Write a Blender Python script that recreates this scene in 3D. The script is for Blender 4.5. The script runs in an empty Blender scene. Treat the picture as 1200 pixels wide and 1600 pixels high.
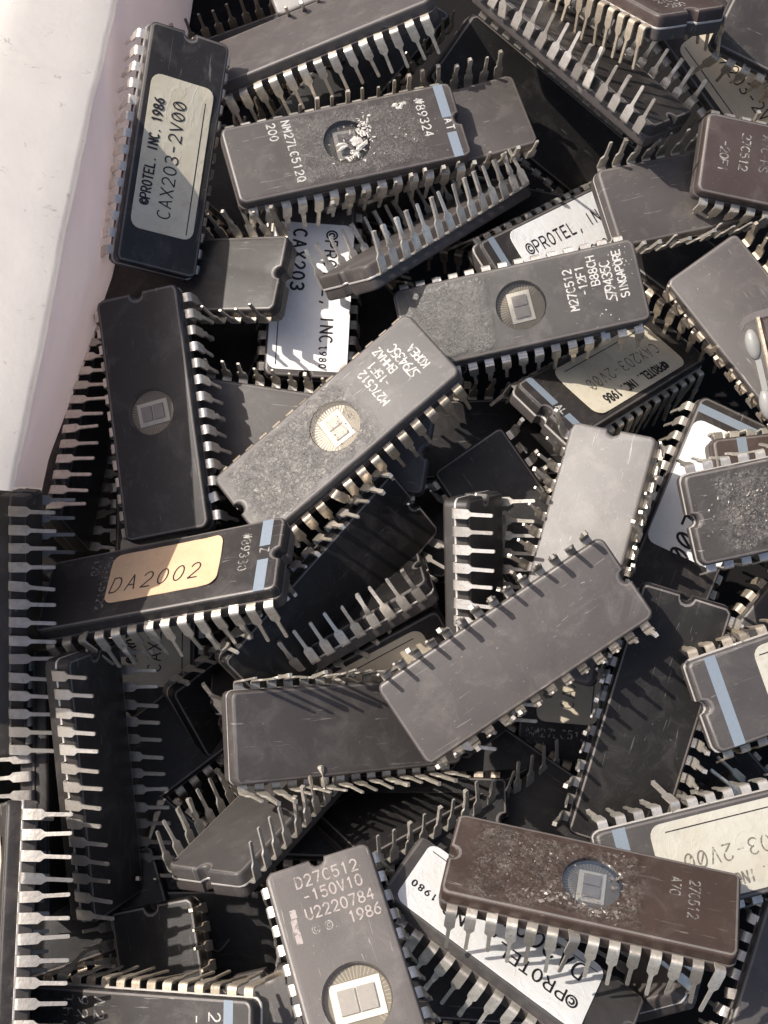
import bpy, bmesh, math, random
from mathutils import Vector, Matrix, Quaternion
from mathutils.geometry import tessellate_polygon
random.seed(7)
sc = bpy.context.scene
COL = sc.collection
S = 0.1                                   # 1 unit = 1 cm, all sizes below in millimetres

# ---------------------------------------------------------------- camera, sky, sun, exposure
TH = math.radians(18.0)                   # how far the camera leans from straight down
cam_d = bpy.data.cameras.new('camera')
cam = bpy.data.objects.new('camera', cam_d); COL.objects.link(cam)
cam.location = Vector((0.0, -61.185, 188.309)) * S
cam.rotation_euler = (TH, 0, 0)
cam_d.sensor_fit = 'VERTICAL'; cam_d.sensor_height = 24.0
cam_d.lens = 24.0 * 2198.0 / 1600.0
cam_d.clip_start = 0.1; cam_d.clip_end = 20000
sc.camera = cam
def cam_to_world(v):                      # direction seen from the camera (x right, y up, z back)
    return cam.rotation_euler.to_matrix() @ Vector(v)
SUN_DIR = cam_to_world((-0.58, 0.46, 0.67)).normalized()      # towards the sun
world = bpy.data.worlds.new('World'); sc.world = world; world.use_nodes = True
wn = world.node_tree; bg = wn.nodes['Background']
sky = wn.nodes.new('ShaderNodeTexSky'); sky.sky_type = 'NISHITA'; sky.sun_disc = False
sky.sun_elevation = math.asin(SUN_DIR.z)
sky.sun_rotation = math.atan2(SUN_DIR.x, SUN_DIR.y)
sky.air_density = 0.8; sky.dust_density = 4.0; sky.ozone_density = 0.3
wn.links.new(sky.outputs[0], bg.inputs[0]); bg.inputs[1].default_value = 0.115
sun_d = bpy.data.lights.new('sun', 'SUN'); sun_d.energy = 4.1; sun_d.angle = math.radians(0.5)
sun_d.color = (1.0, 0.935, 0.85)
sun = bpy.data.objects.new('sun', sun_d); COL.objects.link(sun)
sun.rotation_euler = SUN_DIR.to_track_quat('Z', 'Y').to_euler()
sun.location = SUN_DIR * 40
sc.cycles.diffuse_bounces = 6
sc.view_settings.view_transform = 'Standard'; sc.view_settings.look = 'None'
sc.view_settings.exposure = 0.4; sc.view_settings.gamma = 1.0

# ---------------------------------------------------------------- materials
def new_mat(name):
    m = bpy.data.materials.new(name); m.use_nodes = True
    nt = m.node_tree; b = nt.nodes['Principled BSDF']
    return m, nt, b
def N(nt, t, **kw):
    n = nt.nodes.new(t)
    for k, v in kw.items(): setattr(n, k, v)
    return n
def coords(nt):
    """object coordinates, shifted for each object so that no two copies look alike"""
    tc = N(nt, 'ShaderNodeTexCoord'); oi = N(nt, 'ShaderNodeObjectInfo')
    mul = N(nt, 'ShaderNodeMath', operation='MULTIPLY'); mul.inputs[1].default_value = 50.0
    add = N(nt, 'ShaderNodeVectorMath', operation='ADD')
    nt.links.new(oi.outputs['Random'], mul.inputs[0])
    nt.links.new(tc.outputs['Object'], add.inputs[0]); nt.links.new(mul.outputs[0], add.inputs[1])
    return add.outputs[0], tc.outputs['Object']
def noise(nt, vec, scale, detail=4, rough=0.6, dist=0.0, vscale=None):
    if vscale:
        mp = N(nt, 'ShaderNodeMapping'); mp.inputs['Scale'].default_value = vscale
        if len(vscale) > 3: pass
        nt.links.new(vec, mp.inputs[0]); vec = mp.outputs[0]
    n = N(nt, 'ShaderNodeTexNoise'); n.inputs['Scale'].default_value = scale
    n.inputs['Detail'].default_value = detail; n.inputs['Roughness'].default_value = rough
    n.inputs['Distortion'].default_value = dist
    nt.links.new(vec, n.inputs['Vector']); return n.outputs['Fac']
def ramp(nt, fac, stops):
    r = N(nt, 'ShaderNodeValToRGB'); e = r.color_ramp.elements
    while len(e) < len(stops): e.new(0.5)
    for k, (p, c) in enumerate(stops):
        e[k].position = p; e[k].color = (c, c, c, 1) if isinstance(c, (int, float)) else (*c, 1)
    nt.links.new(fac, r.inputs[0]); return r.outputs[0]
def mix(nt, fac, a, b, mode='MIX'):
    m = N(nt, 'ShaderNodeMix', data_type='RGBA', blend_type=mode)
    for sock, v in ((m.inputs[0], fac), (m.inputs[6], a), (m.inputs[7], b)):
        if isinstance(v, (int, float)): sock.default_value = v
        elif isinstance(v, tuple): sock.default_value = (*v, 1)
        else: nt.links.new(v, sock)
    return m.outputs[2]
def math_n(nt, op, a, b=0.0):
    m = N(nt, 'ShaderNodeMath', operation=op)
    for s, v in ((m.inputs[0], a), (m.inputs[1], b)):
        if isinstance(v, (int, float)): s.default_value = v
        else: nt.links.new(v, s)
    return m.outputs[0]
def bump(nt, b, h, strength, dist=0.02):
    n = N(nt, 'ShaderNodeBump'); n.inputs['Strength'].default_value = strength
    n.inputs['Distance'].default_value = dist
    nt.links.new(h, n.inputs['Height']); nt.links.new(n.outputs[0], b.inputs['Normal'])

def ceramic(name, col, rough=0.5, dust=0.5, glue=None, spec=0.55):
    """fired brown-grey ceramic: mottling, dust, scratches; glue = (x0, x1, amount) is a band of old sticker glue"""
    col = tuple(0.72 * x for x in col)
    m, nt, b = new_mat(name); v, raw = coords(nt)
    big = noise(nt, v, 1.3, 5, 0.6)
    fine = noise(nt, v, 60, 3, 0.6)
    c = mix(nt, ramp(nt, big, [(0.3, 0.0), (0.75, 1.0)]), tuple(x * 0.82 for x in col), tuple(x * 1.2 for x in col))
    c = mix(nt, ramp(nt, fine, [(0.35, 0.0), (0.7, 0.35)]), c, tuple(x * 1.5 for x in col))
    smudge = math_n(nt, 'MULTIPLY', ramp(nt, noise(nt, v, 2.2, 8, 0.72, 0.6), [(0.50, 0.0), (0.76, 1.0)]), 0.26 * dust)
    c = mix(nt, smudge, c, (0.30, 0.27, 0.25))
    specks = math_n(nt, 'MULTIPLY', ramp(nt, noise(nt, v, 24, 3, 0.6), [(0.69, 0.0), (0.75, 1.0)]), 0.5 * dust)
    c = mix(nt, specks, c, (0.42, 0.39, 0.35))
    scr = ramp(nt, noise(nt, v, 3.0, 2, 0.5, 1.2, (0.6, 9.0, 1.0)), [(0.70, 0.0), (0.73, 1.0)])
    c = mix(nt, math_n(nt, 'MULTIPLY', scr, 0.34 * dust), c, (0.5, 0.47, 0.43))
    h = math_n(nt, 'MULTIPLY', fine, 0.35)
    r = math_n(nt, 'ADD', math_n(nt, 'MULTIPLY', big, 0.25), rough - 0.12)
    if glue:
        x0, x1, amt = glue
        sx = N(nt, 'ShaderNodeSeparateXYZ'); nt.links.new(raw, sx.inputs[0])
        w = math_n(nt, 'MULTIPLY', math_n(nt, 'SUBTRACT', noise(nt, v, 4, 3), 0.5), 0.25)
        x = math_n(nt, 'ADD', sx.outputs[0], w)
        g0 = N(nt, 'ShaderNodeMapRange'); g0.inputs[1].default_value = x0 * S - 0.08; g0.inputs[2].default_value = x0 * S + 0.12
        g1 = N(nt, 'ShaderNodeMapRange'); g1.inputs[1].default_value = x1 * S + 0.08; g1.inputs[2].default_value = x1 * S - 0.12
        ay = math_n(nt, 'ABSOLUTE', sx.outputs[1])
        g2 = N(nt, 'ShaderNodeMapRange'); g2.inputs[1].default_value = 0.56; g2.inputs[2].default_value = 0.50
        nt.links.new(x, g0.inputs[0]); nt.links.new(x, g1.inputs[0]); nt.links.new(math_n(nt, 'ADD', ay, w), g2.inputs[0])
        patch = math_n(nt, 'MULTIPLY', math_n(nt, 'MULTIPLY', g0.outputs[0], g1.outputs[0]), g2.outputs[0])
        gn = noise(nt, v, 20, 8, 0.78, 0.9)
        clump = ramp(nt, noise(nt, v, 4.5, 5, 0.7, 0.7), [(0.38, 0.0), (0.60, 1.0)])
        crumbs = math_n(nt, 'MULTIPLY', clump, ramp(nt, gn, [(0.46, 0.0), (0.58, 0.45), (0.66, 1.0)]))
        dark = ramp(nt, noise(nt, v, 8, 7, 0.75, 0.8), [(0.35, 1.0), (0.55, 0.0)])
        c = mix(nt, math_n(nt, 'MULTIPLY', math_n(nt, 'MULTIPLY', patch, dark), 0.75), c, tuple(x * 0.35 for x in col))
        c = mix(nt, math_n(nt, 'MULTIPLY', math_n(nt, 'MULTIPLY', patch, crumbs), amt), c, (0.55, 0.51, 0.45))
        h = math_n(nt, 'ADD', h, math_n(nt, 'MULTIPLY', math_n(nt, 'MULTIPLY', patch, gn), 2.6))
        r = math_n(nt, 'SUBTRACT', r, math_n(nt, 'MULTIPLY', patch, 0.12))
    nt.links.new(c, b.inputs['Base Color']); nt.links.new(r, b.inputs['Roughness'])
    b.inputs['Specular IOR Level'].default_value = spec
    bump(nt, b, h, 0.5, 0.012)
    return m
def metal(name, col, rough, tarnish, metallic=0.72):
    m, nt, b = new_mat(name); v, raw = coords(nt)
    n = noise(nt, v, 9, 5, 0.65)
    c = mix(nt, ramp(nt, n, [(0.35, 0.0), (0.72, 1.0)]), col, tarnish)
    c = mix(nt, ramp(nt, noise(nt, v, 26, 3), [(0.60, 0.0), (0.70, 0.6)]), c, tuple(x * 0.45 for x in tarnish))
    oi = N(nt, 'ShaderNodeObjectInfo')
    c = mix(nt, ramp(nt, oi.outputs['Random'], [(0.0, 0.75), (0.35, 0.2), (0.8, 0.0)]), c, tuple(0.62 * x for x in tarnish))
    nt.links.new(c, b.inputs['Base Color'])
    b.inputs['Metallic'].default_value = metallic
    nt.links.new(math_n(nt, 'ADD', math_n(nt, 'MULTIPLY', n, 0.35), rough - 0.17), b.inputs['Roughness'])
    bump(nt, b, noise(nt, v, 14, 4), 0.5, 0.012)
    return m
def paper(name, col, stain, amount):
    m, nt, b = new_mat(name); v, raw = coords(nt)
    c = mix(nt, math_n(nt, 'MULTIPLY', ramp(nt, noise(nt, v, 1.6, 6, 0.65, 0.8), [(0.42, 0.0), (0.68, 1.0)]), amount), col, stain)
    c = mix(nt, math_n(nt, 'MULTIPLY', ramp(nt, noise(nt, v, 9, 4), [(0.55, 0.0), (0.75, 1.0)]), amount * 0.5), c, tuple(x * 0.7 for x in stain))
    nt.links.new(c, b.inputs['Base Color']); b.inputs['Roughness'].default_value = 0.62
    bump(nt, b, math_n(nt, 'ADD', noise(nt, v, 2.4, 5, 0.6, 0.4), math_n(nt, 'MULTIPLY', ramp(nt, noise(nt, v, 1.5, 2, 0.5, 2.0), [(0.47, 0.0), (0.5, 1.0), (0.53, 0.0)]), 0.12)), 0.32, 0.04)
    return m
def plain(name, col, rough=0.6, metallic=0.0, spec=0.5, var=0.15, scale=12):
    m, nt, b = new_mat(name); v, raw = coords(nt)
    c = mix(nt, noise(nt, v, scale, 4), tuple(x * (1 - var) for x in col), tuple(min(1, x * (1 + var)) for x in col))
    nt.links.new(c, b.inputs['Base Color']); b.inputs['Roughness'].default_value = rough
    b.inputs['Metallic'].default_value = metallic; b.inputs['Specular IOR Level'].default_value = spec
    bump(nt, b, noise(nt, v, scale * 3, 3), 0.25, 0.01)
    return m
def let_light_through(m, share):
    nt = m.node_tree; b = nt.nodes['Principled BSDF']; out = nt.nodes['Material Output']
    tr = N(nt, 'ShaderNodeBsdfTranslucent'); mx = N(nt, 'ShaderNodeMixShader'); mx.inputs[0].default_value = share
    nt.links.new(b.inputs['Base Color'].links[0].from_socket, tr.inputs['Color'])
    nt.links.new(b.outputs[0], mx.inputs[1]); nt.links.new(tr.outputs[0], mx.inputs[2]); nt.links.new(mx.outputs[0], out.inputs[0])
def worn_ink(name, col, keep=0.5):
    """printed ink, rubbed through in places"""
    m, nt, b = new_mat(name); v, raw = coords(nt)
    nt.links.new(ramp(nt, noise(nt, v, 14, 5, 0.7), [(keep - 0.1, 0.0), (keep + 0.1, 1.0)]), b.inputs['Alpha'])
    b.inputs['Base Color'].default_value = (*col, 1); b.inputs['Roughness'].default_value = 0.6
    return m
MAT = {
 'brown':  ceramic('ceramic_brown', (0.082, 0.070, 0.066), 0.50, 0.7),
 'grey':   ceramic('ceramic_grey', (0.080, 0.073, 0.070), 0.46, 0.6),
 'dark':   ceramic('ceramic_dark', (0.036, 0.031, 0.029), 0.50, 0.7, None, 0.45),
 'black':  ceramic('ceramic_shade_black', (0.016, 0.0145, 0.0145), 0.45, 0.4, None, 0.35),  # ceramic darkened to stand for shade on sunken chips
 'edge':   ceramic('ceramic_edge_highlight', (0.17, 0.15, 0.14), 0.42, 1.2),  # edge highlight painted as a lighter ceramic, along with rubbed wear
 'bead':   plain('bead_enamel', (0.27, 0.265, 0.25), 0.4),
 'smooth': ceramic('ceramic_smooth', (0.092, 0.080, 0.076), 0.50, 0.9),
 'gloss':  ceramic('ceramic_polished', (0.13, 0.12, 0.115), 0.50, 1.3, None, 0.75),
 'red':    ceramic('ceramic_red_brown', (0.075, 0.052, 0.046), 0.45, 0.5),
 'glue_a': ceramic('ceramic_glue_patch', (0.076, 0.064, 0.059), 0.54, 0.9, (-8.5, 12.5, 0.34)),
 'glue_b': ceramic('ceramic_glue_band', (0.060, 0.037, 0.028), 0.48, 0.5, (-15.5, 6.5, 0.45), 0.45),
 'glue_c': ceramic('ceramic_glue_crust', (0.072, 0.064, 0.058), 0.46, 1.0, (-14.5, 17.0, 0.62)),
 'glue_d': ceramic('ceramic_sparkling', (0.095, 0.085, 0.080), 0.54, 1.2, (-17.0, 4.5, 0.75), 0.7),
 'pale':   ceramic('ceramic_pale', (0.125, 0.108, 0.100), 0.50, 1.0),
 'glue_e': ceramic('ceramic_scuffed', (0.085, 0.078, 0.072), 0.44, 1.0, (-17.0, -5.0, 0.22), 0.6),
 'seal_w': plain('glass_seal_pale', (0.55, 0.52, 0.49), 0.35, 0.3),
 'seal_d': plain('glass_seal_dark', (0.12, 0.105, 0.10), 0.4, 0.2),
 'tin':    metal('tinned_metal', (0.82, 0.76, 0.66), 0.42, (0.50, 0.45, 0.38)),
 'tin2':   metal('tarnished_metal', (0.72, 0.63, 0.50), 0.46, (0.40, 0.33, 0.25)),
 'tin4':   metal('dull_metal', (0.44, 0.41, 0.375), 0.5, (0.32, 0.29, 0.26), 0.6),
 'tin3':   metal('bright_metal', (0.88, 0.83, 0.75), 0.34, (0.66, 0.60, 0.52)),
 'white':  paper('label_white', (0.86, 0.86, 0.85), (0.74, 0.70, 0.62), 0.35),
 'aged':   paper('label_aged', (0.50, 0.48, 0.41), (0.42, 0.38, 0.29), 0.6),
 'cream':  paper('label_cream', (0.62, 0.57, 0.45), (0.50, 0.43, 0.30), 0.6),
 'tan':    paper('label_tan', (0.62, 0.54, 0.41), (0.50, 0.41, 0.29), 0.5),
 'orange': paper('label_orange', (0.66, 0.45, 0.28), (0.58, 0.38, 0.22), 0.6),
 'ink':    worn_ink('ink_black', (0.015, 0.013, 0.016), 0.30),
 'fade':   worn_ink('ink_faded', (0.16, 0.14, 0.12), 0.46),
 'print':  worn_ink('ink_white', (0.52, 0.50, 0.47), 0.40),
 'dim':    worn_ink('ink_white_worn', (0.36, 0.34, 0.31), 0.50),
 'etch':   worn_ink('ink_etched', (0.36, 0.31, 0.29), 0.39),
 'dull':   worn_ink('ink_grey_worn', (0.20, 0.185, 0.17), 0.47),
 'blue':   plain('stripe_blue', (0.20, 0.24, 0.285), 0.55, 0.0, 0.5, 0.12, 18),
 'gold':   plain('die_pad', (0.84, 0.82, 0.76), 0.55, 0.0, 0.3),
 'die':    plain('silicon', (0.40, 0.385, 0.38), 0.55, 0.0, 0.3),
 'well':   plain('window_well', (0.26, 0.24, 0.205), 0.8, 0.0, 0.1),
 'wire':   plain('lead_fingers', (0.46, 0.42, 0.35), 0.45, 0.4),
 'crumb':  plain('glue_crumb', (0.17, 0.145, 0.125), 0.32, 0.0, 0.9, 0.5, 30),
 'crumb_pale': plain('glue_crumb_pale', (0.55, 0.51, 0.46), 0.4, 0.0, 0.8, 0.4, 30),
 'wall':   None, 'shade_sheet': None,
}
def glass(name):
    m, nt, b = new_mat(name); nt.nodes.remove(b)
    out = nt.nodes['Material Output']
    tr = N(nt, 'ShaderNodeBsdfTransparent'); tr.inputs[0].default_value = (0.97, 0.96, 0.94, 1)
    gl = N(nt, 'ShaderNodeBsdfGlossy'); gl.inputs['Roughness'].default_value = 0.04
    fr = N(nt, 'ShaderNodeFresnel'); fr.inputs[0].default_value = 1.55
    v, raw = coords(nt)
    mx = N(nt, 'ShaderNodeMixShader')
    nt.links.new(math_n(nt, 'MULTIPLY', fr.outputs[0], 0.8), mx.inputs[0]); nt.links.new(tr.outputs[0], mx.inputs[1]); nt.links.new(gl.outputs[0], mx.inputs[2])
    nt.links.new(mx.outputs[0], out.inputs[0])
    return m
MAT['glass'] = glass('quartz_glass')

# ---------------------------------------------------------------- mesh helpers (millimetres in, centimetres out)
def mesh_from(name, verts, faces, mat, smooth_deg=35, worn=()):  # worn: chamfer faces that take the painted edge highlight
    me = bpy.data.meshes.new(name)
    me.from_pydata([tuple(c * S for c in v) for v in verts], [], faces)
    bm = bmesh.new(); bm.from_mesh(me)
    bmesh.ops.recalc_face_normals(bm, faces=bm.faces)
    lim = math.radians(smooth_deg)
    for f in bm.faces: f.smooth = True
    for e in bm.edges:
        if len(e.link_faces) != 2 or e.calc_face_angle(0) > lim: e.smooth = False
    bm.to_mesh(me); bm.free()
    me.materials.append(MAT[mat] if isinstance(mat, str) else mat)
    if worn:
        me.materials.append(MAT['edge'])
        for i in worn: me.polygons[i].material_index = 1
    return me
def link(name, data, parent=None, loc=(0, 0, 0), rot=None):
    o = bpy.data.objects.new(name, data); COL.objects.link(o)
    if parent is not None: o.parent = parent
    o.location = Vector(loc) * S
    if rot is not None: o.rotation_euler = rot
    return o
def outline(hl, hw, r, notch, inset=0.0, wob=None):
    """rounded rectangle with a half-round notch at one end (notch = -1, +1 or 0)"""
    L, W, R = hl - inset, hw - inset, max(r - inset, 0.15)
    pts = []
    def corner(cx, cy, a0):
        for k in range(5):
            a = a0 + math.pi / 2 * k / 4
            pts.append((cx + R * math.cos(a), cy + R * math.sin(a)))
    def nick(side):
        rn = 0.95 + inset * 0.5
        for k in range(7):
            a = math.pi * k / 6
            yy = rn * math.cos(a); xx = rn * math.sin(a)
            pts.append((side * (L - xx), -side * yy))
    corner(L - R, W - R, 0)
    corner(-L + R, W - R, math.pi / 2)
    if notch < 0: nick(-1)
    corner(-L + R, -W + R, math.pi)
    corner(L - R, -W + R, 3 * math.pi / 2)
    if notch > 0: nick(1)
    if wob:
        pts = [(x + wob[i % len(wob)][0], y + wob[i % len(wob)][1]) for i, (x, y) in enumerate(pts)]
    return pts
def shell(name, hl, hw, notch, zs, mat, sign=1, hole=0.0, seed=0, floor=True):
    """stacked outlines [(z, inset), ...] closed by a top; sign -1 turns it into the lower half; hole = radius of a round well"""
    rnd = random.Random(seed)
    wob = [(rnd.uniform(-.05, .05), rnd.uniform(-.05, .05)) for _ in range(31)]
    verts, faces, rings = [], [], []
    for z, ins in zs:
        pts = outline(hl, hw, 1.15, notch, ins, wob)
        rings.append([len(verts) + i for i in range(len(pts))])
        verts += [(x, y, sign * z) for x, y in pts]
    n = len(rings[0]); worn = []  # worn collects the chamfer strip painted as a highlight
    for j, (a, b) in enumerate(zip(rings, rings[1:])):
        for i in range(n):
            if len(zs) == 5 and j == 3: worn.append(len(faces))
            faces.append((a[i], a[(i + 1) % n], b[(i + 1) % n], b[i]))
    top = rings[-1]
    if hole:
        m = 40; zt = zs[-1][0]
        h0 = [len(verts) + k for k in range(m)]
        verts += [(hole * math.cos(2 * math.pi * k / m), hole * math.sin(2 * math.pi * k / m), sign * zt) for k in range(m)]
        loops = [[Vector(verts[i]) for i in top], [Vector(verts[i]) for i in h0]]
        idx = top + h0
        for t in tessellate_polygon(loops): faces.append(tuple(idx[i] for i in t))
        h1 = [len(verts) + k for k in range(m)]
        verts += [(hole * 0.96 * math.cos(2 * math.pi * k / m), hole * 0.96 * math.sin(2 * math.pi * k / m), sign * (zt - 1.15)) for k in range(m)]
        for k in range(m): faces.append((h0[k], h0[(k + 1) % m], h1[(k + 1) % m], h1[k]))
        faces.append(tuple(h1))
    else:
        faces.append(tuple(top))
    faces.append(tuple(reversed(rings[0])))
    return mesh_from(name, verts, faces, mat, 35, worn)
LID = [(0.16, 0.10), (1.55, 0.02), (1.80, 0.10), (1.95, 0.28), (2.0, 0.55)]
BASE = [(0.16, 0.0), (1.60, 0.06), (1.82, 0.14), (1.95, 0.30), (2.0, 0.55)]
CACHE = {}
def body_mesh(kind, hw, notch, mat, hole, seed):
    key = (kind, hw, notch, mat, hole, seed % 3)
    if key not in CACHE:
        hl = 18.4
        if kind == 'lid': CACHE[key] = shell('lid', hl, hw, notch, LID, mat, 1, hole, seed % 3)
        elif kind == 'base': CACHE[key] = shell('base', hl, hw + 0.05, notch, BASE, mat, -1, 0, seed % 3 + 10)
        else: CACHE[key] = shell('seal', hl + 0.05, hw + 0.12, notch, [(-0.15, 0.03), (-0.1, 0.0), (0.1, 0.0), (0.15, 0.03)], mat, 1, 0, seed % 3 + 20)
    return CACHE[key]
def pin_mesh(name, splay, kink, solder, seed, mat, twist=0.0):
    """a flat lead: out of the seam, bent down, wide shoulder, taper, narrow foot; grows towards +y and -z"""
    rnd = random.Random(seed)
    path = [(-0.75, 0, 1.35), (0.50, 0, 1.35), (0.78, -0.05, 1.35), (0.95, -0.20, 1.36), (1.02, -0.45, 1.38)]
    y, z = path[-1][:2]; a = math.radians(splay)
    for d, w, k in ((1.9, 1.38, 0), (0.18, 1.30, 0), (0.38, 0.66, 0), (0.25, 0.54, kink * .5), (1.3, 0.50, kink * .5), (1.7, 0.48, 0), (0.22, 0.34, 0)):
        a += math.radians(k)
        y += d * math.sin(a); z -= d * math.cos(a)
        path.append((y, z, w))
    verts, faces = [], []
    n = len(path)
    for i, (y, z, w) in enumerate(path):
        p0 = path[max(i - 1, 0)]; p1 = path[min(i + 1, n - 1)]
        ty, tz = p1[0] - p0[0], p1[1] - p0[1]; l = math.hypot(ty, tz); ny, nz = -tz / l, ty / l
        t = 0.13
        if solder and i >= n - 4: t = 0.2 + rnd.random() * 0.12; w = w + rnd.random() * 0.3
        if not solder: w += rnd.uniform(-.03, .03)
        off = twist * max(0, i - 7) / 4
        for sx, sn in ((-1, -1), (1, -1), (1, 1), (-1, 1)):
            verts.append((sx * w / 2 + off, y + sn * t * ny, z + sn * t * nz))
    for i in range(n - 1):
        for k in range(4):
            faces.append((4 * i + k, 4 * i + (k + 1) % 4, 4 * i + 4 + (k + 1) % 4, 4 * i + 4 + k))
    faces.append((0, 1, 2, 3)); faces.append((4 * n - 4, 4 * n - 3, 4 * n - 2, 4 * n - 1))
    return mesh_from(name, verts, faces, mat, 50)
PINS = {}
for tin in ('tin', 'tin2', 'tin3', 'tin4'):
    PINS[tin] = [pin_mesh('pin', sp, kk, so, i, tin, tw) for i, (sp, kk, so, tw) in enumerate(
        [(3, 0, 0, 0), (6, 2, 0, 0.05), (8, -4, 1, 0), (5, 4, 0, -0.08), (10, 0, 1, 0.1), (7, -8, 0, 0.2), (4, 10, 1, -0.25)])]

# ---------------------------------------------------------------- lettering: a small single-stroke alphabet drawn as flat strips
def arc(cx, cy, rx, ry, a0, a1, n=8):
    return [(cx + rx * math.cos(math.radians(a0 + (a1 - a0) * k / n)), cy + ry * math.sin(math.radians(a0 + (a1 - a0) * k / n))) for k in range(n + 1)]
O = arc(2, 3, 2, 3, 90, 450, 14)
G = {
 '0': [O], '1': [[(1, 4.8), (2.2, 6), (2.2, 0)]],
 '2': [arc(2, 4.2, 1.9, 1.8, 165, -35, 8) + [(0.1, 0), (4, 0)]],
 '3': [arc(1.8, 4.5, 1.9, 1.5, 150, -90, 8), arc(1.8, 1.5, 2.1, 1.5, 90, -150, 8)],
 '4': [[(3, 0), (3, 6), (0, 2), (4, 2)]],
 '5': [[(3.7, 6), (0.5, 6), (0.3, 3.3)] + arc(1.9, 1.9, 2.0, 1.9, 120, -150, 9)],
 '6': [[(3.4, 6), (1.2, 4.4), (0.2, 2.4)] + arc(2, 1.8, 1.9, 1.8, 170, -190, 12)],
 '7': [[(0, 6), (4, 6), (1.4, 0)]],
 '8': [arc(2, 4.5, 1.6, 1.5, -90, 270, 12), arc(2, 1.5, 2, 1.5, 90, 450, 12)],
 '9': [[(0.6, 0), (2.8, 1.6), (3.8, 3.6)] + arc(2, 4.2, 1.9, 1.8, -10, 350, 12)],
 'A': [[(0, 0), (2, 6), (4, 0)], [(0.7, 2), (3.3, 2)]],
 'B': [[(0, 0), (0, 6), (2.2, 6)] + arc(2.2, 4.5, 1.5, 1.5, 90, -90, 6) + [(0, 3)], [(2.2, 3)] + arc(2.2, 1.5, 1.8, 1.5, 90, -90, 6) + [(0, 0)]],
 'C': [arc(2.2, 3, 2.2, 3, 50, 310, 11)], 'D': [[(0, 0), (0, 6), (1.8, 6)] + arc(1.8, 3, 2.2, 3, 90, -90, 9) + [(0, 0)]],
 'E': [[(4, 6), (0, 6), (0, 0), (4, 0)], [(0, 3), (3.2, 3)]], 'F': [[(4, 6), (0, 6), (0, 0)], [(0, 3), (3.2, 3)]],
 'G': [arc(2.1, 3, 2.1, 3, 50, 350, 11) + [(2.4, 2.6)]], 'H': [[(0, 0), (0, 6)], [(4, 0), (4, 6)], [(0, 3), (4, 3)]],
 'I': [[(2, 0), (2, 6)]], 'J': [[(3.4, 6), (3.4, 1.8)] + arc(1.8, 1.6, 1.6, 1.6, 0, -170, 7)],
 'K': [[(0, 0), (0, 6)], [(4, 6), (0, 2.6)], [(1.2, 3.6), (4, 0)]], 'L': [[(0, 6), (0, 0), (3.7, 0)]],
 'M': [[(0, 0), (0, 6), (2, 2.4), (4, 6), (4, 0)]], 'N': [[(0, 0), (0, 6), (4, 0), (4, 6)]], 'O': [O],
 'P': [[(0, 0), (0, 6), (2.2, 6)] + arc(2.2, 4.4, 1.8, 1.6, 90, -90, 7) + [(0, 2.8)]],
 'Q': [O, [(2.4, 1.8), (4.2, -0.4)]],
 'R': [[(0, 0), (0, 6), (2.2, 6)] + arc(2.2, 4.4, 1.8, 1.6, 90, -90, 7) + [(0, 2.8)], [(2, 2.8), (4, 0)]],
 'S': [arc(2, 4.5, 1.9, 1.5, 40, 270, 8) + arc(2, 1.5, 2, 1.5, 90, -150, 8)[1:]],
 'T': [[(0, 6), (4, 6)], [(2, 6), (2, 0)]], 'U': [[(0, 6), (0, 2)] + arc(2, 2, 2, 2, 180, 360, 8) + [(4, 6)]],
 'V': [[(0, 6), (2, 0), (4, 6)]], 'X': [[(0, 0), (4, 6)], [(0, 6), (4, 0)]], 'Z': [[(0, 6), (4, 6), (0, 0), (4, 0)]],
 'a': [arc(1.7, 1.7, 1.6, 1.7, 60, 420, 10), [(3.4, 3.5), (3.4, 0)]], 'h': [[(0, 0), (0, 6)], [(0, 2.4)] + arc(1.7, 2, 1.7, 1.6, 150, 0, 6) + [(3.4, 0)]],
 '-': [[(0.6, 2.8), (3.4, 2.8)]], '.': [[(1.6, 0), (2, 0.4)]], ',': [[(2, 0.5), (1.4, -1.2)]], '/': [[(0, 0), (4, 6)]], ' ': [],
 '~': [O, [(0.9, 1.2), (3.1, 4.8)]],                      # zero with a slash
 '@': [arc(2.2, 3.2, 2.6, 2.6, 0, 360, 14), arc(2.3, 3.2, 1.2, 1.3, 50, 310, 8)],     # circled c
 '%': [[(0, 1.6), (1.5, 5.8), (2.2, 2.2), (3.9, 6.4)], [(0.9, 0), (2.4, 4), (3.0, 0.6), (4.6, 4.8)]],   # twin zigzag emblem
 '$': [[(9, 6), (3.4, 6), (2.4, 4.4), (5.2, 2.2), (4.4, 0.3), (0.4, 0.3)], [(6.2, 6), (10.5, 6)], [(8.6, 6), (6.0, 0)]],  # slanted two-letter emblem
}
def strokes_mesh(name, lines, width, mat, z=0.0):
    verts, faces = [], []
    for ln in lines:
        for (x0, y0), (x1, y1) in zip(ln, ln[1:]):
            dx, dy = x1 - x0, y1 - y0; l = math.hypot(dx, dy)
            if l < 1e-6: continue
            ux, uy = dx / l * width / 2, dy / l * width / 2
            b = len(verts)
            verts += [(x0 - uy - ux * .5, y0 + ux - uy * .5, z), (x0 + uy - ux * .5, y0 - ux - uy * .5, z), (x1 + uy + ux * .5, y1 - ux + uy * .5, z), (x1 - uy + ux * .5, y1 + ux + uy * .5, z)]
            faces.append((b, b + 1, b + 2, b + 3)); z += 0.0006
    return mesh_from(name, verts, faces, mat)
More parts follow.
